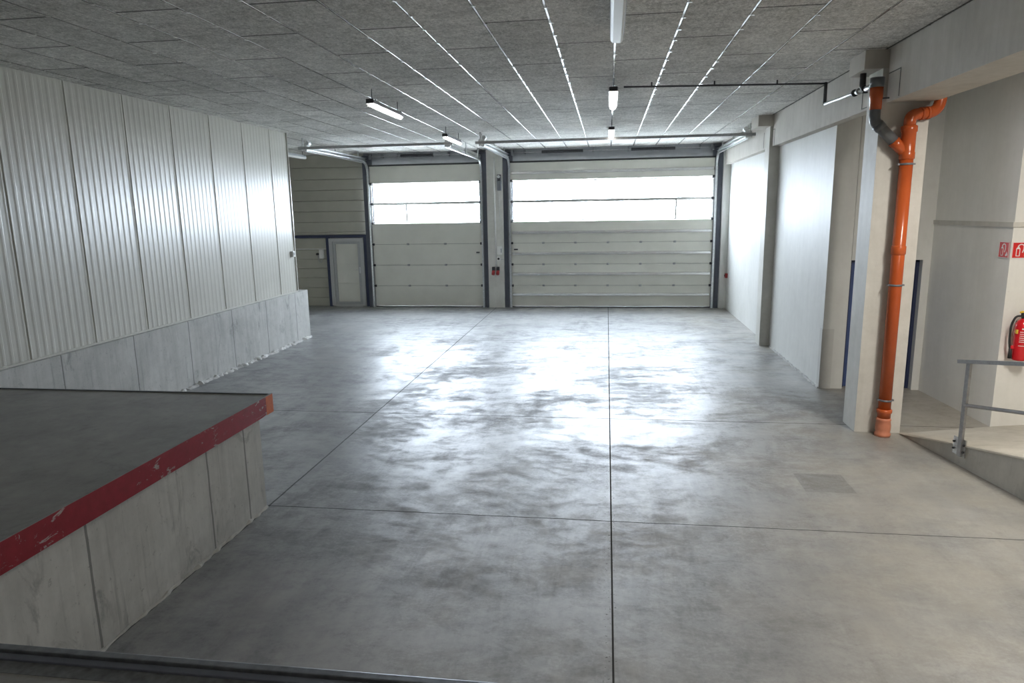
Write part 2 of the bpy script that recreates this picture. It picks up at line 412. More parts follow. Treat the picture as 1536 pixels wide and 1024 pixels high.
# niche with blue door
struct('wall_niche', MB().box(3.755, 5.3, 11.3, 11.56, 2.06, CEIL).box(4.79, 5.3, 11.3, 11.56, 0, 2.06), M['painted_wall'], 'white wall with a recessed doorway behind the pipe pillar', 'wall')
struct('wall_niche_back', MB().box(3.5, 5.4, 11.56, 11.62, -.1, CEIL), M['painted_wall'], 'wall closing the doorway behind the blue door', 'wall')
struct('trim_29', MB().box(3.398, 3.57, 11.292, 11.302, 0, .97).box(3.392, 3.402, 11.292, 11.42, 0, .97), M['grey_paint'], 'grey repainted patch low on the wall corner', 'trim')
d4 = thing('door_4', 'dark blue steel door in the doorway behind the pipe pillar', 'door', (4.27, 11.46, 0), kind='structure')
MB().box(3.80, 4.745, 11.44, 11.49, .01, 2.02).build('door_leaf', M['door_blue'], d4)
MB().box(3.755, 3.80, 11.41, 11.52, 0, 2.06).box(4.745, 4.79, 11.41, 11.52, 0, 2.06).box(3.755, 4.79, 11.41, 11.52, 2.02, 2.06).build('door_frame', M['blue_paint'], d4)
MB().box(4.66, 4.70, 11.43, 11.441, .84, 1.06, .004).cyl((4.68, 11.43, 1.0), (4.68, 11.38, 1.0), .01).cyl((4.68, 11.38, 1.0), (4.56, 11.38, 1.0), .01).build('door_handle', M['galvanised'], d4)
concrete('white_wall', (.70, .69, .655), (.80, .79, .755), .3, .55)
struct('wall_right_niche', MB().poly([(4.9, 11.3, 0), (5.01, 9.42, 0), (9.2, 9.42, 0), (9.2, 11.6, 0), (5.3, 11.6, 0), (5.3, 11.3, 0)], (0, 0, 2.60))
       .poly([(4.91, 11.3, 2.66), (5.02, 9.43, 2.66), (9.2, 9.43, 2.66), (9.2, 11.6, 2.66), (5.3, 11.6, 2.66), (5.3, 11.3, 2.66)], (0, 0, 2.04)), M['white_wall'], 'white wall above the ramp with a corner at right', 'wall')
struct('trim_30', MB().poly([(4.885, 11.3, 2.60), (4.995, 9.405, 2.60), (9.2, 9.405, 2.60), (9.2, 11.3, 2.60)], (0, 0, .06)), M['wall_concrete'], 'thin horizontal concrete ledge across the wall above the ramp', 'trim')
struct('wall_right_outer', MB().box(9.0, 9.2, -7.1, 9.42, 0, CEIL), M['painted_wall'], 'outer wall beyond the ramp', 'wall')
struct('wall_rear', MB().box(-7.2, 9.2, -7.2, -7.0, 0, CEIL), M['painted_wall'], 'wall behind the loading dock', 'wall')

# ramp
mb = MB(); b = mb.b
top = [(3.755, 9.03, .004), (5.02, 9.42, .004), (9.0, 9.42, .35), (9.0, 3.7, 1.10), (4.685, 3.7, 1.10)]
mid = [(4.22, 6.35, .56)]
A = [b.verts.new(p) for p in (top[0], top[1], top[2], top[3], top[4])]
Bv = [b.verts.new((p[0], p[1], -.05)) for p in top]
b.faces.new((A[0], A[1], A[4])); b.faces.new((A[1], A[2], A[3], A[4])); b.faces.new(Bv[::-1])
for i in range(5): b.faces.new((A[i], Bv[i], Bv[(i+1) % 5], A[(i+1) % 5]))
ramp = thing('ramp', 'beige concrete ramp rising towards the front right corner', 'ramp', (5.5, 6.5, 0), kind='structure')
mb.build('ramp_slab', M['ramp_concrete'], ramp)
dv = Vector((.175*5.33, -5.33, 1.096)); nv = Vector((-5.33, -.935, 0)).normalized()
p0 = Vector((3.755, 9.03, -.02)); q = Vector((4.685, 3.7, -.02))
MB().poly([p0+nv*.012, q+nv*.012, Vector((4.685, 3.7, 1.09))+nv*.012, Vector((3.755, 9.03, -.005))+nv*.012], -nv*.02).build('ramp_side', M['ramp_side'], ramp)
MB().poly([p0+nv*.03+Vector((0, 0, .02)), p0-nv*.07+Vector((0, 0, .02)), p0-nv*.07+Vector((0, 0, .034)), p0+nv*.014+Vector((0, 0, .034))], dv).build('ramp_lip', M['ramp_concrete'], ramp)
struct('landing', MB().box(4.685, 9.0, 2.31, 3.7, 0, 1.10), M['ramp_concrete'], 'concrete landing at the head of the ramp', 'landing')

# loading docks
dock = thing('loading_dock', 'raised concrete loading dock with a red painted edge at left', 'dock', (-5.25, 4.2, 0), kind='structure')
MB().box(-7.1, -3.4, 2.31, 6.07, 0, 1.0).build('dock_body', M['dock_side'], dock)
MB().box(-7.1, -3.375, 2.31, 6.27, 1.0, 1.118).build('dock_top', M['dock_top'], dock)
mb = MB().box(-3.375, -3.355, 2.31, 6.15, .94, 1.128, .003)
mb.build('painted_edge', M['red_paint'], dock)['label'] = 'chipped red paint'
MB().box(-3.375, -3.355, 6.15, 6.29, .94, 1.128, .003).build('edge_end', M['orange_paint'], dock)['label'] = 'orange painted end'
MB().box(-7.1, -3.375, 6.27, 6.29, .94, 1.128, .003).build('rear_edge', M['grey_steel'], dock)
MB().box(-3.376, -3.32+.006-.04, 2.31, 6.29, 1.128, 1.134).build('edge_cap', M['dock_top'], dock)
plat = thing('dock_platform', 'dark concrete dock platform with a steel edge at the bottom of the view', 'dock', (0, -2, 0), kind='structure')
MB().box(-7.1, 9.0, -7.0, 2.15, 0, 1.10).box(-7.1, 9, 2.15, 2.27, 0, 1.06).build('platform_slab', M['dock_top'], plat)
MB().box(-3.35, 4.6, 2.275, 2.31, .9, 1.112, .004).build('steel_edge', M['edge_steel'], plat)
MB().box(-3.35, 4.6, 2.222, 2.258, 1.06, 1.108, .004).box(-3.35, 4.6, 2.258, 2.275, 1.06, 1.085).build('seal_strip', M['jamb_dark'], plat)
MB().box(-3.35, 4.6, 2.15, 2.219, 1.06, 1.102).build('edge_band', M['scuffed'], plat)

# ------------------------------------------------------------------ overhead doors
SEC = [.03, .67, 1.31, 1.95, 2.59, 3.175, 3.78, 4.30]
def overhead(name, label, x0, x1, hinges, mull, stiff):
    root = thing(name, label, 'overhead door', ((x0+x1)/2, 20.62, 0), kind='structure')
    for i in range(7):
        a, c = SEC[i]+.004, SEC[i+1]-.004
        if i in (4, 5):
            mb = MB().box(x0, x0+.04, 20.60, 20.64, a, c).box(x1-.04, x1, 20.60, 20.64, a, c)
            mb.box(x0+.04, x1-.04, 20.60, 20.64, a-(.004 if i == 5 else 0), a+.036).box(x0+.04, x1-.04, 20.60, 20.64, c-.036, c+(.004 if i == 4 else 0))
            if i == 4: mb.box(mull-.026, mull+.026, 20.61, 20.635, a+.036, c-.036)
            fr = mb.build('window_frame', M['aluminium'], root)
            MB().box(x0+.041, x1-.041, 20.615, 20.62, a+.037, c-.037).build('pane', M['pane'], fr)
            fr.children[0].location = (0, 0, 0)
        else:
            MB().box(x0, x1, 20.60, 20.64, a, c, .004).build('section_panel', M['door_panel'], root)
    mb = MB().box(x0+.005, x1-.005, 20.612, 20.635, .02, 4.29)       # dark core seen in the joints
    # keep only behind opaque sections
    mb = MB().box(x0+.005, x1-.005, 20.615, 20.636, .66, .68).box(x0+.005, x1-.005, 20.615, 20.636, 1.30, 1.32).box(x0+.005, x1-.005, 20.615, 20.636, 1.94, 1.96)
    mb.build('joint_seal', M['seam_dark'], root)
    for z in stiff:
        MB().poly([(x0+.03, 20.60, z-.05), (x0+.03, 20.575, z-.035), (x0+.03, 20.545, z-.035), (x0+.03, 20.545, z+.02), (x0+.03, 20.575, z+.035), (x0+.03, 20.60, z+.045)], (x1-x0-.06, 0, 0)).build('stiffener', M['aluminium'], root)
    for z in (.67, 1.31, 1.95):
        for x in hinges:
            MB().box(x-.035, x+.035, 20.585, 20.60, z-.03, z+.03, .003).cyl((x-.04, 20.583, z), (x+.04, 20.583, z), .013, 10).build('hinge', M['rail_steel'], root)
    for z in (.67, 1.31, 1.95, 2.59, 3.175, 3.78):
        for s, x in ((1, x0), (-1, x1)):
            MB().box(min(x, x+s*.055), max(x, x+s*.055), 20.58, 20.60, z-.035, z+.035, .003).cyl((x+s*.04, 20.575, z), (x-s*.045, 20.575, z), .014, 10).build('roller_bracket', M['dark_metal'], root)
    MB().box(x0, x1, 20.6, 20.64, 0.0, .03).build('bottom_seal', M['black_rubber'], root)
    MB().box(x0-.02, x1+.02, 20.58, 20.66, 4.30, 4.345).build('top_seal', M['black_rubber'], root)
    return root
d1 = overhead('door_1', 'narrow cream overhead sectional door beside the white side door', -7.24, -3.80, (-6.12, -4.94), -6.12, ())
MB().box(-3.98, -3.88, 20.565, 20.6, 1.66, 1.70, .004).build('pull_handle', M['dark_metal'], d1)
d2 = overhead('door_2', 'wide cream overhead sectional door with horizontal metal stiffeners', -2.90, 2.98, (-1.93, -.97, -.01, .945, 1.92), 1.93, (4.01, 2.26, 1.635, 1.02, .40))
MB().box(-2.82, -2.70, 20.565, 20.6, 1.74, 1.78, .004).build('pull_handle', M['dark_metal'], d2)

def jamb(x0, x1, label, l):
    struct('trim_%d' % (31+len([o for o in C.objects if o.name.startswith('trim_3') and o.name != 'trim_30'])), MB().box(x0, x1, 20.56, 20.66, 0, 4.62).box(x0-(.16 if l else 0), x1+(0 if l else .16), 20.66, 20.72, 0, 4.62), M['jamb_dark'], label, 'trim')
jamb(-7.44, -7.335, 'dark jamb left of the narrow overhead door', 0)
jamb(-3.705, -3.605, 'dark jamb right of the narrow overhead door', 1)
jamb(-3.115, -2.995, 'dark jamb left of the wide overhead door', 0)
jamb(3.085, 3.195, 'dark jamb right of the wide overhead door', 1)

def track(x, s, label):
    """s=+1: door lies towards +x"""
    t = thing('door_track', label, 'door track', (x, 20.5, 0), 'guide tracks of the overhead doors')
    # vertical + curved + horizontal rail as one bent C-profile
    def rail(zh, r, y1):
        pts = [(20.555, .0), (20.555, zh-r)]
        for k in range(1, 9):
            a = k/8*PI/2; pts.append((20.555-r+r*math.cos(a), zh-r+r*math.sin(a)))
        pts.append((y1, zh)); return pts
    mb = MB(); b = mb.b; w = .032
    pts = rail(4.42, .34, 16.25); rows = []
    for i, (y, z) in enumerate(pts):
        if i == 0: dy, dz = 0, 1
        elif i == len(pts)-1: dy, dz = -1, 0
        else: dy, dz = pts[i+1][0]-pts[i-1][0], pts[i+1][1]-pts[i-1][1]
        L = math.hypot(dy, dz); ny, nz = dz/L, -dy/L
        prof = [(s*.03, -w), (s*.045, -w+.004), (s*.045, -w-.004+.0), (-s*.006, -w-.008), (-s*.006, w+.008), (s*.045, w+.008), (s*.045, w), (0, w), (0, -w)]
        prof = [(s*.045, -w), (s*.045, -w-.006), (-s*.006, -w-.006), (-s*.006, w+.006), (s*.045, w+.006), (s*.045, w), (0, w), (0, -w)]
        rows.append([b.verts.new((x+px, y+ny*pn, z+nz*pn)) for px, pn in prof])
    for i in range(len(rows)-1):
        for k in range(8): b.faces.new((rows[i][k], rows[i][(k+1) % 8], rows[i+1][(k+1) % 8], rows[i+1][k]))
    b.faces.new(rows[0]); b.faces.new(rows[-1][::-1])
    mb.build('lower_rail', M['galvanised'], t)
    mb = MB().poly([(x+s*.045, 16.25, 4.468), (x-s*.006, 16.25, 4.468), (x-s*.006, 16.25, 4.54), (x+s*.045, 16.25, 4.54), (x+s*.045, 16.25, 4.534), (x, 16.25, 4.534), (x, 16.25, 4.474), (x+s*.045, 16.25, 4.474)], (0, 4.2, 0))
    mb.build('upper_rail', M['galvanised'], t)
    MB().box(min(x-s*.006, x-s*.03), max(x-s*.006, x-s*.03), 20.52, 20.56, .0, 4.05).build('angle_bracket', M['grey_steel'], t)
    for y in (16.4, 18.2, 19.9):
        MB().box(x-s*.02-.012, x-s*.02+.012, y, y+.03, 4.40, CEIL-.015).build('hanger', M['galvanised'], t)
    MB().box(x-.07, x+.07, 16.19, 16.245, 4.40, 4.55, .006).cyl((x+s*.05, 16.25, 4.60), (x+s*.05, 16.42, 4.60), .045, 14).build('end_stop', M['galvanised'], t)
    return t
track(-7.29, 1, 'galvanised guide track bending overhead at the left edge of the narrow overhead door')
track(-3.75, -1, 'galvanised guide track bending overhead at the right edge of the narrow overhead door')
track(-2.945, 1, 'galvanised guide track bending overhead at the left edge of the wide overhead door')
track(3.04, -1, 'galvanised guide track bending overhead at the right edge of the wide overhead door')
def crossbar(x0, x1):
    o = MB().box(x0, x1, 16.13, 16.185, 4.44, 4.50).build('track_crossbar', M['rail_steel'])
    for x in (x0+.12, x1-.12): MB().box(x-.015, x+.015, 16.14, 16.175, 4.50, CEIL).build('hanger', M['galvanised'], o)
    return o
tag(crossbar(-7.42, -3.62), 'grey steel crossbar joining the rear ends of the narrow door tracks', 'crossbar')
tag(crossbar(-3.08, 3.18), 'long grey steel crossbar joining the rear ends of the wide door tracks', 'crossbar')
def shaft(x0, x1, springs, label):
    t = thing('spring_shaft', label, 'spring shaft', ((x0+x1)/2, 20.55, 4.56))
    MB().cyl((x0, 20.5, 4.58), (x1, 20.5, 4.58), .014, 12).build('shaft', M['rail_steel'], t)
    for a, c in springs:
        mb = MB(); n = int((c-a)/.03); pts = []
        rr = [.047 if i % 2 else .04 for i in range(n+1)]
        mb.tube([(a+(c-a)*i/n, 20.5, 4.58) for i in range(n+1)], rr, 14); mb.build('torsion_spring', M['dark_metal'], t)
    for x in (x0+.05, x1-.05):
        MB().cyl((x-.04, 20.5, 4.58), (x+.04, 20.5, 4.58), .085, 20).build('cable_drum', M['grey_steel'], t)
    n = 6
    for i in range(n):
        x = x0+.4+(x1-x0-.8)*i/(n-1)
        MB().box(x-.02, x+.02, 20.49, 20.715, 4.545, 4.66).build('bearing_plate', M['grey_steel'], t)
shaft(-7.2, -3.84, ((-6.2, -5.2),), 'dark spring shaft above the narrow overhead door')
shaft(-2.86, 2.94, ((-1.95, -.75), (.62, 1.85)), 'dark spring shaft above the wide overhead door')

# white side door
d3 = thing('door_3', 'white framed side door with a cream panel left of the overhead doors', 'door', (-8.15, 20.75, 0), kind='structure')
MB().box(-8.72, -8.6, 20.68, 20.82, .03, 2.15).box(-7.70, -7.585, 20.68, 20.82, .03, 2.15).box(-8.6, -7.70, 20.68, 20.82, 2.05, 2.15).box(-8.6, -7.70, 20.68, 20.82, .0, .07).build('door_frame', M['frame_white'], d3)
MB().box(-8.595, -8.51, 20.70, 20.76, .075, 2.045).box(-7.79, -7.705, 20.70, 20.76, .075, 2.045).box(-8.51, -7.79, 20.70, 20.76, 1.97, 2.045).box(-8.51, -7.79, 20.70, 20.76, .075, .15).build('leaf_frame', M['dull_frame'], d3)
MB().box(-8.75, -7.55, 20.83, 20.89, -.05, 2.2).box(-8.51, -7.79, 20.73, 20.75, .15, .735).box(-8.51, -7.79, 20.73, 20.75, .742, 1.34).box(-8.51, -7.79, 20.73, 20.75, 1.347, 1.97).build('leaf_panel', M['door_panel'], d3)
MB().box(-7.76, -7.725, 20.69, 20.70, 1.05, 1.25, .003).cyl((-7.742, 20.70, 1.16), (-7.742, 20.64, 1.16), .009, 10).cyl((-7.742, 20.64, 1.16), (-7.85, 20.64, 1.16), .009, 10).build('door_handle', M['galvanised'], d3)

# ------------------------------------------------------------------ lamps
def lamp(label, x, y0, z, lit=True, group='strip lamps under the ceiling', L=1.5, rods=True):
    t = thing('ceiling_lamp', label, 'lamp', (x, y0+L/2, z), group); w = .062
    MB().poly([(x-w+.004, y0+.03, z), (x+w-.004, y0+.03, z), (x+w-.002, y0+.03, z-.012), (x+w+.006, y0+.03, z-.012), (x+w+.006, y0+.03, z+.004), (x+w*.8, y0+.03, z+.05), (x-w*.8, y0+.03, z+.05), (x-w-.006, y0+.03, z+.004), (x-w-.006, y0+.03, z-.012), (x-w+.002, y0+.03, z-.012)], (0, L-.06, 0)).build('housing', M['grey_plastic'], t)
    n = 10; prof = [(x+w*math.cos(PI+PI*k/n), z-.001+.062*math.sin(PI+PI*k/n)) for k in range(n+1)]
    if lit:
        for s in (-1, 1):
            MB().cyl((x+s*.036, y0+.09, z-.024), (x+s*.036, y0+L-.05, z-.024), .013, 12).build('tube', M['tube_lit'], t)
        MB().poly([(px, y0+.01, pz) for px, pz in prof], (0, L-.02, 0)).build('cover', M['cover'], t)
    else:
        pr = [(x-w, z), (x-w*.95, z-.035), (x-w*.6, z-.058), (x+w*.6, z-.058), (x+w*.95, z-.035), (x+w, z)]
        MB().poly([(px, y0+.01, pz) for px, pz in pr], (0, L-.02, 0)).build('cover', M['milky'], t)
    MB().box(x-w*.9, x+w*.9, y0, y0+.03, z-.01, z+.052, .008).build('end_cap', M['dark_metal'], t)
    if rods:
        for y in (y0+.12, y0+L-.12):
            MB().cyl((x, y, z+.045), (x, y, CEIL), .007, 8).box(x-w*1.05, x+w*1.05, y-.012, y+.012, z+.045, z+.056).build('hanger_rod', M['dark_metal'], t)
    else:
        for y in (y0+.2, y0+L-.2):
            MB().box(x-.03, x+.03, y-.03, y+.03, z+.05, CEIL).build('mounting_block', M['grey_plastic'], t)
    return t
lamp('large unlit strip lamp at the top edge of the view', .062, 5.72, 4.56, False)
lamp('lit strip lamp in the middle of the row above the central floor joint', .05, 10.05, 4.52)
lamp('small far lit strip lamp nearest the wide overhead door', .045, 14.75, 4.52)
lamp('lit twin-tube strip lamp hanging at left over the open floor', -3.47, 10.05, 4.49)
lamp('lit strip lamp hanging just behind the narrow door track', -3.47, 14.75, 4.49)
lamp('unlit strip lamp half hidden behind the end of the ribbed wall', -8.6, 17.6, 4.5, False)

# ------------------------------------------------------------------ pipes at right
dp = thing('drainpipe', 'orange plastic drainpipe on the concrete pillar', 'pipe', (3.55, 8.95, 0))
PX, PY = 3.497, 8.935
MB().cyl((PX, PY, .30), (PX, PY, 3.60), .074, 28).build('downpipe', M['orange'], dp)
MB().tube([(PX, PY, 2.30), (PX, PY, 2.31), (PX, PY, 2.40), (PX, PY, 2.41)], [.076, .083, .083, .076], 28).build('socket', M['orange'], dp)
MB().tube([(PX, PY, z) for z in (3.42, 3.43, 3.50, 3.51, 3.73, 3.74, 3.80, 3.81)], [.076, .085, .085, .08, .08, .09, .09, .078], 28).build('branch_body', M['orange'], dp)
MB().tube([(PX, PY, 3.475), (PX-.12, PY, 3.595), (PX-.16, PY, 3.635), (PX-.163, PY, 3.638)], [.06, .063, .072, .06], 24).build('branch_arm', M['orange'], dp)
up = arc([(PX, PY, 3.78), (PX, PY, 3.93), (PX+.33, PY+.06, 3.965), (PX+.375, PY+.07, 4.62)], .13, 8)
MB().tube(up, .066, 24).build('upper_bend', M['orange'], dp)
for p, d in (((PX+.13, PY+.024, 3.943), (1, .18, .1)), ((PX+.20, PY+.037, 3.951), (1, .18, .1))):
    dd = Vector(d).normalized()*.02; p = Vector(p)
    MB().cyl(p-dd, p+dd, .074, 24).build('bend_ring', M['orange'], dp)
MB().tube([(PX, PY-.005, z) for z in (.0, .02, .035, .05, .09, .15, .20, .215, .24)], [.092, .096, .096, .082, .09, .09, .082, .09, .078], 28).build('foot_socket', M['orange_faded'], dp)
MB().tube([(PX, PY-.004, z) for z in (.22, .30, .31, .345, .355)], [.076, .08, .09, .09, .077], 28).build('socket', M['orange'], dp)
for z in (.47, 1.93, 3.37):
    MB().cyl((PX, PY, z-.012), (PX, PY, z+.012), .079, 24).cyl((PX, PY+.05, z), (PX, 9.058, z), .008, 8).box(PX+.07, PX+.098, PY-.02, PY+.02, z-.01, z+.01).box(PX-.098, PX-.07, PY-.02, PY+.02, z-.01, z+.01).build('pipe_clamp', M['grey_steel'], dp)
gp = [(3.10, 8.93, 4.05), (3.10, 8.93, 3.872), (PX-.155, PY, 3.632)]
MB().tube(arc(gp, .05, 4), .062, 24).build('grey_branch', M['grey_pvc'], dp)['label'] = 'dark grey plastic branch pipe'
MB().tube([(3.135, 8.931, 3.837), (3.16, 8.931, 3.812), (3.185, 8.932, 3.787)], .069, 24).build('grey_socket', M['grey_pvc'], dp)
MB().tube([(3.10, 8.93, 4.0), (3.10, 8.93, 4.01), (3.10, 8.93, 4.12), (3.10, 8.93, 4.13), (3.10, 8.93, 4.25)], [.064, .067, .067, .073, .073], 24).build('upper_stub', M['orange'], dp)['label'] = 'short orange stub above the grey branch'
MB().tube([(3.10, 8.93, 4.25), (3.10, 8.93, 4.36)], .078, 24).build('grey_collar', M['grey_pvc'], dp)
MB().cyl((3.10, 8.93, 4.13), (3.245, 8.93, 4.13), .008, 8).build('bracket', M['dark_metal'], dp)
# metal drain line and the thin dark pipe along the ceiling
mp = thing('metal_pipe', 'shiny metal pipe running back along the beam from the drainpipe top', 'pipe', (3.1, 10, 4.3))
MB().cyl((3.1, 9.03, 4.285), (3.1, 10.95, 4.355), .021, 16).build('pipe', M['galvanised'], mp)
MB().cyl((3.1, 9.02, 4.285), (3.1, 9.28, 4.294), .034, 16).build('coupling', M['galvanised'], mp)
MB().cyl((3.1, 9.50, 4.302), (3.1, 9.56, 4.304), .04, 16).build('coupling', M['galvanised'], mp)
MB().cyl((3.1, 9.66, 4.308), (3.1, 9.70, 4.309), .045, 16).box(3.1, 3.25, 9.665, 9.695, 4.30, 4.32).build('clamp', M['dark_metal'], mp)
MB().tube(arc([(3.08, 9.36, 4.485), (3.08, 9.36, 4.33), (3.09, 9.30, 4.30)], .05, 5), .036, 14).build('elbow', M['dark_metal'], mp)
tp = thing('ceiling_pipe', 'thin dark pipe crossing under the ceiling to the metal pipe', 'pipe', (1.6, 10.8, 4.6))
MB().cyl((.2, 10.55, 4.64), (3.1, 10.95, 4.64), .013, 12).build('pipe', M['dark_metal'], tp)
MB().cyl((3.1, 10.95, 4.655), (3.1, 10.95, 4.34), .024, 12).build('drop', M['dark_metal'], tp)
for x in (.6, 1.5, 2.4):
    y = 10.55+(x-.2)/2.9*.4
    MB().box(x-.01, x+.01, y-.016, y+.016, 4.64, CEIL).build('clip', M['dark_metal'], tp)

# ------------------------------------------------------------------ handrail
hr = thing('handrail', 'galvanised steel handrail along the ramp', 'handrail', (3.94, 7.9, 0))
d2v = Vector((.175, -1, 0)).normalized()
nn = Vector((-1, -.175, 0)).normalized()
def onr(y, off=0): return Vector((3.755+(9.03-y)*.1755, y, 0))+nn*off
def rp(y, z, off=.035): v = onr(y, off); return Vector((v.x, v.y, z))
def rz(y): return 1.19+(7.95-y)*.195
def oriented(mb, a, bb, w, h, wdir):
    a = Vector(a); bb = Vector(bb); d = (bb-a).normalized(); u = wdir.normalized(); v = d.cross(u).normalized()
    mb.poly([a+u*w/2+v*h/2, a-u*w/2+v*h/2, a-u*w/2-v*h/2, a+u*w/2-v*h/2], bb-a); return mb
oriented(MB(), rp(8.05, rz(8.05)+.004), rp(3.75, rz(3.75)), .06, .042, nn).build('top_rail', M['rail_steel'], hr)
MB().tube([rp(7.9, .71), rp(3.9, .71+4.0*.195)], .02, 14).build('mid_rail', M['rail_steel'], hr)
for y in (7.9, 5.9, 4.0):
    z0 = .12+(7.9-y)*.205
    oriented(MB(), rp(y, z0), rp(y, rz(y)-.005), .028, .058, nn).build('post', M['rail_steel'], hr)
    a = rp(y, z0+.02, .016); h = MB()
    oriented(h, rp(y+.03, z0+.0, .02), rp(y+.03, z0+.20, .02), .012, .2, nn); h.build('base_plate', M['galvanised'], hr)
    for dy in (.08, -.08):
        for zz in (.06, .14):
            c = rp(y+.03+dy, z0+zz, .026); MB().cyl(c, c+nn*.016, .012, 6).build('bolt', M['dark_metal'], hr)

# ------------------------------------------------------------------ fire extinguisher and signs
fx = thing('fire_extinguisher', 'red fire extinguisher hanging on the white wall above the handrail', 'fire extinguisher', (5.19, 9.3, 1.2))
ex, ey = 5.185, 9.29
pr = [(.93, .0), (.932, .07), (.945, .083), (.96, .086), (1.36, .086), (1.40, .08), (1.44, .058), (1.462, .03), (1.475, .026)]
MB().tube([(ex, ey, z) for z, r in pr], [max(r, .004) for z, r in pr], 28).build('cylinder', M['ext_red'], fx)
MB().cyl((ex, ey, 1.47), (ex, ey, 1.51), .03, 16).box(ex-.03, ex+.03, ey-.02, ey+.02, 1.50, 1.54, .006).build('valve', M['black_rubber'], fx)
MB().poly([(ex-.05, ey-.012, 1.535), (ex+.10, ey-.012, 1.575), (ex+.10, ey-.012, 1.59), (ex-.05, ey-.012, 1.555)], (0, .024, 0)).build('lever', M['yellow_plastic'], fx)
hose = arc([(ex-.02, ey-.01, 1.50), (ex-.10, ey-.015, 1.50), (ex-.145, ey-.01, 1.38), (ex-.135, ey, 1.16), (ex-.115, ey, 1.06)], .09, 8)
MB().tube(hose, .013, 12).build('hose', M['black_rubber'], fx)
MB().tube([(ex-.117, ey, 1.09), (ex-.112, ey, 1.02), (ex-.11, ey, .955)], [.016, .02, .024], 14).build('nozzle', M['black_rubber'], fx)
MB().box(ex-.12, ex-.075, ey-.02, ey+.02, 1.08, 1.12, .006).build('hose_clip', M['ext_red'], fx)
MB().box(ex-.095, ex-.072, ey-.05, ey-.02, 1.28, 1.33, .004).build('gauge', M['yellow_plastic'], fx)
MB().box(ex-.02, ex+.02, ey+.075, 9.418, 1.32, 1.42).build('wall_bracket', M['dark_metal'], fx)
# printed label: curved white lettering bars
mb = MB(); b = mb.b
def patch(a0, a1, z0, z1, r):
    n = 6; lo = []; hi = []
    for k in range(n+1):
        a = a0+(a1-a0)*k/n; cx, cy = ex+r*math.sin(a), ey-r*math.cos(a)
        lo.append(b.verts.new((cx, cy, z0))); hi.append(b.verts.new((cx, cy, z1)))
    for k in range(n): b.faces.new((lo[k], lo[k+1], hi[k+1], hi[k]))
rr = random.Random(4)
patch(-.55, .45, 1.335, 1.352, .0868)
for zz in (1.30, 1.275, 1.25, 1.225, 1.20, 1.175):
    patch(-.75, -.75+rr.uniform(.6, 1.3), zz, zz+.007, .0868)
patch(-.8, .7, 1.125, 1.131, .0868)
mb.build('printed_label', M['white_paint'], fx)['label'] = 'white printed text lines'

def sign(label, loc, rz_):
    t = bpy.data.objects.new('fire_sign', None); C.objects.link(t); t.location = loc; t.rotation_euler = (0, 0, rz_)
    tag(t, label, 'sign')
    def flat(mb, nm, mat): return mb.build(nm, mat, t)
    # local: x right, -y towards the viewer, z up
    flat(MB().box(-.1, .1, -.004, 0, -.1, .1), 'board', M['sign_red'])
    flat(MB().box(-.1, .1, -.0055, -.004, -.1, -.094).box(-.1, .1, -.0055, -.004, .094, .1).box(-.1, -.094, -.0055, -.004, -.094, .094).box(.094, .1, -.0055, -.004, -.094, .094), 'border', M['white_paint'])
    m = MB()
    # extinguisher outline: bottle, neck, hose; flame at right
    m.poly([(-.055, -.004, -.075), (-.008, -.004, -.075), (-.008, -.004, .02), (-.02, -.004, .038), (-.043, -.004, .038), (-.055, -.004, .02)], (0, -.0015, 0))
    m.poly([(-.04, -.004, .04), (-.023, -.004, .04), (-.023, -.004, .058), (-.04, -.004, .058)], (0, -.0015, 0))
    m.build('pictogram', M['white_paint'], t)
    mm = MB().poly([(-.046, -.0056, -.066), (-.017, -.0056, -.066), (-.017, -.0056, .016), (-.046, -.0056, .016)], (0, -.0008, 0)); mm.build('bottle_fill', M['sign_red'], t)
    m = MB(); hp = [(-.03, .06), (-.005, .074), (.02, .07), (.033, .05), (.033, .01), (.02, -.03)]
    for (a, c), (d, e) in zip(hp[:-1], hp[1:]):
        v = Vector((d-a, 0, e-c)).normalized(); n_ = Vector((-v.z, 0, v.x))*.006
        A_, B_ = Vector((a, -.004, c)), Vector((d, -.004, e))
        m.poly([A_+n_, A_-n_, B_-n_, B_+n_], (0, -.0015, 0))
    m.build('hose_mark', M['white_paint'], t)
    m = MB().poly([(.045, -.004, -.078), (.068, -.004, -.078), (.08, -.004, -.06), (.074, -.004, -.04), (.062, -.004, -.02), (.06, -.004, -.042), (.05, -.004, -.05), (.042, -.004, -.064)], (0, -.0015, 0))
    m.build('flame', M['white_paint'], t)
    return t
sign('red fire extinguisher sign on the bright wall face above the extinguisher', (5.122, 9.418, 2.312), 0)
sign('red fire extinguisher sign on the shaded wall face, left of the corner', (4.9985, 9.55, 2.312), -PI/2+math.atan2(.11, 1.88))

# ------------------------------------------------------------------ small wall fittings
pb = thing('door_operator', 'dark motor box with a chain high on the pillar between the overhead doors', 'door motor', (-3.2, 20.45, 3.7))
MB().box(-3.27, -3.15, 20.38, 20.506, 3.50, 3.78, .012).build('gearbox', M['grey_steel'], pb)
MB().cyl((-3.21, 20.42, 3.78), (-3.21, 20.42, 3.96), .06, 18).build('motor', M['dark_metal'], pb)
MB().cyl((-3.215, 20.355, 3.90), (-3.215, 20.38, 3.90), .045, 18).build('pulley', M['galvanised'], pb)
MB().tube([(-3.22, 20.44, 3.52), (-3.225, 20.46, 3.1), (-3.215, 20.47, 2.6)], .006, 8).build('chain', M['galvanised'], pb)
cd = tag(MB().cyl((-3.36, 20.485, 1.22), (-3.36, 20.485, 4.45), .024, 10).build('cable_conduit', M['white_plastic']), 'pale vertical cable conduit on the pillar between the overhead doors', 'conduit')
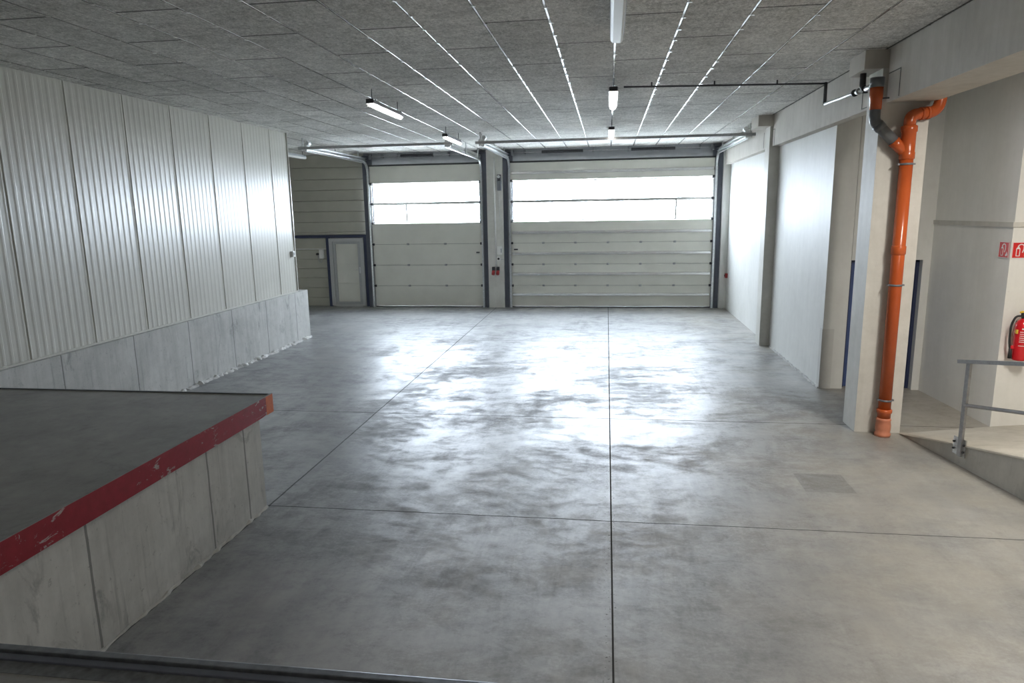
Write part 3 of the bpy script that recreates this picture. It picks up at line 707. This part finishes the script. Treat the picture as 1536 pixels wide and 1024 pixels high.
cb = thing('control_box', 'white control box beside the conduit on the pillar between the doors', 'control box', (-3.24, 20.45, 1.75))
MB().box(-3.31, -3.15, 20.40, 20.506, 1.62, 1.87, .012).build('case', M['white_plastic'], cb)
MB().box(-3.20, -3.17, 20.392, 20.40, 1.68, 1.80).build('display', M['grey_plastic'], cb)
sw = thing('switch_box', 'small grey switch box under the white control box on the pillar', 'switch', (-3.28, 20.45, 1.5))
MB().box(-3.32, -3.22, 20.41, 20.50, 1.43, 1.56, .008).build('case', M['white_plastic'], sw)
MB().cyl((-3.27, 20.41, 1.495), (-3.27, 20.385, 1.495), .032, 16).build('knob', M['black_rubber'], sw)
MB().cyl((-3.22, 20.485, 1.47), (-3.115, 20.485, 1.47), .008, 8).build('cable', M['grey_plastic'], sw)
for x, lab in ((-3.435, 'red industrial power socket, the left one of the pair low on the pillar'), (-3.30, 'red industrial power socket, the right one of the pair low on the pillar')):
    so = thing('power_socket', lab, 'socket', (x, 20.45, 1.15), 'power sockets on the pillar')
    MB().box(x-.045, x+.045, 20.42, 20.50, 1.13, 1.25, .01).build('case', M['dark_metal'], so)
    MB().cyl((x, 20.43, 1.12), (x, 20.36, 1.03), .05, 18).build('socket_cap', M['red_plastic'], so)
al = thing('alarm_box', 'small red alarm box low on the far white wall', 'alarm box', (3.35, 20.3, .97))
MB().box(3.33, 3.406, 20.26, 20.36, .91, 1.04, .008).build('case', M['red_plastic'], al)
MB().cyl((3.33, 20.31, .975), (3.318, 20.31, .975), .03, 14).build('button', M['black_rubber'], al)
ph = thing('wall_box', 'white control box with a looped cable left of the white side door', 'control box', (-9.0, 20.7, 1.65))
MB().box(-9.06, -8.93, 20.68, 20.78, 1.52, 1.80, .01).build('case', M['white_plastic'], ph)
MB().cyl((-9.14, 20.78, 1.66), (-9.14, 20.70, 1.66), .035, 14).build('knob', M['black_rubber'], ph)
MB().tube(arc([(-9.12, 20.74, 1.63), (-9.11, 20.73, 1.47), (-9.07, 20.72, 1.39), (-9.0, 20.72, 1.42), (-9.0, 20.72, 1.53)], .06, 6), .012, 10).build('cable', M['grey_plastic'], ph)
tag(MB().cyl((-12.2, 20.765, 1.82), (-8.83, 20.765, 1.82), .014, 8).build('cable_conduit', M['white_plastic']), 'pale horizontal cable conduit on the cladding left of the white side door', 'conduit')
ls = thing('light_switch', 'small white light switch near the end of the ribbed wall', 'switch', (-7.17, 14.9, 2.0))
MB().box(-7.19, -7.13, 14.86, 14.96, 1.95, 2.08, .008).build('case', M['white_plastic'], ls)
MB().box(-7.13, -7.122, 14.885, 14.935, 1.98, 2.05).build('rocker', M['dull_frame'], ls)

# ------------------------------------------------------------------ outside, sky, lights
struct('ground', MB().box(-60, 60, 20.92, 110, -.4, -.05), M['yard'], 'light paved yard outside the overhead doors', 'ground')
W = bpy.data.worlds.new('World'); S.world = W; W.use_nodes = True
bg = W.node_tree.nodes['Background']; bg.inputs[0].default_value = (.84, .925, 1.0, 1); bg.inputs[1].default_value = 33
def area(name, loc, rot, sx, sy, power, col, portal=False):
    l = bpy.data.lights.new(name, 'AREA'); l.shape = 'RECTANGLE'; l.size = sx; l.size_y = sy; l.energy = power; l.color = col
    if portal: l.cycles.is_portal = True
    o = bpy.data.objects.new(name, l); C.objects.link(o); o.location = loc; o.rotation_euler = rot; return o
# portals only tell the renderer where the sky is seen through the door windows
area('sky_portal', (-5.52, 20.68, 3.18), (-PI/2, 0, 0), 3.5, 1.25, 1, (1, 1, 1), True)
area('sky_portal', (.04, 20.68, 3.18), (-PI/2, 0, 0), 5.95, 1.25, 1, (1, 1, 1), True)
# the strip lamps over the dock and the ramp landing behind the viewer
def back_lamp(label, x, y0, z, power):
    lamp(label, x, y0, z, True, 'strip lamps under the ceiling behind the viewer')
    area('lamp_light', (x, y0+.75, z-.08), (0, 0, 0), .12, 1.4, power, (1, .95, .87))
back_lamp('lit strip lamp over the foot of the ramp, hidden behind the beam', 4.25, 5.3, 4.48, 120)
back_lamp('lit strip lamp over the ramp landing', 4.25, 1.2, 4.48, 90)
back_lamp('lit strip lamp over the dock behind the viewer', .05, -2.2, 4.5, 30)

# ------------------------------------------------------------------ camera
cam = bpy.data.cameras.new('Camera'); co = bpy.data.objects.new('Camera', cam); C.objects.link(co)
cam.lens = 24; cam.sensor_width = 36; cam.clip_start = .05; cam.clip_end = 300
r = Vector((.99033564, .13770205, -.016537)); dn = Vector((.00974571, -.18803453, -.98211407)); f = Vector((-.13834865, .97246139, -.1875593))
m = Matrix(((r.x, -dn.x, -f.x, 0), (r.y, -dn.y, -f.y, 0), (r.z, -dn.z, -f.z, 2.9), (0, 0, 0, 1)))
co.matrix_world = m; S.camera = co
for o in C.objects:
    if '_w' in o.keys(): del o['_w']
vs = S.view_settings; vs.view_transform = 'Standard'; vs.look = 'None'; vs.gamma = 1; vs.exposure = .56; vs.use_curve_mapping = False
S.cycles.max_bounces = 10; S.cycles.diffuse_bounces = 6; S.cycles.transparent_max_bounces = 12
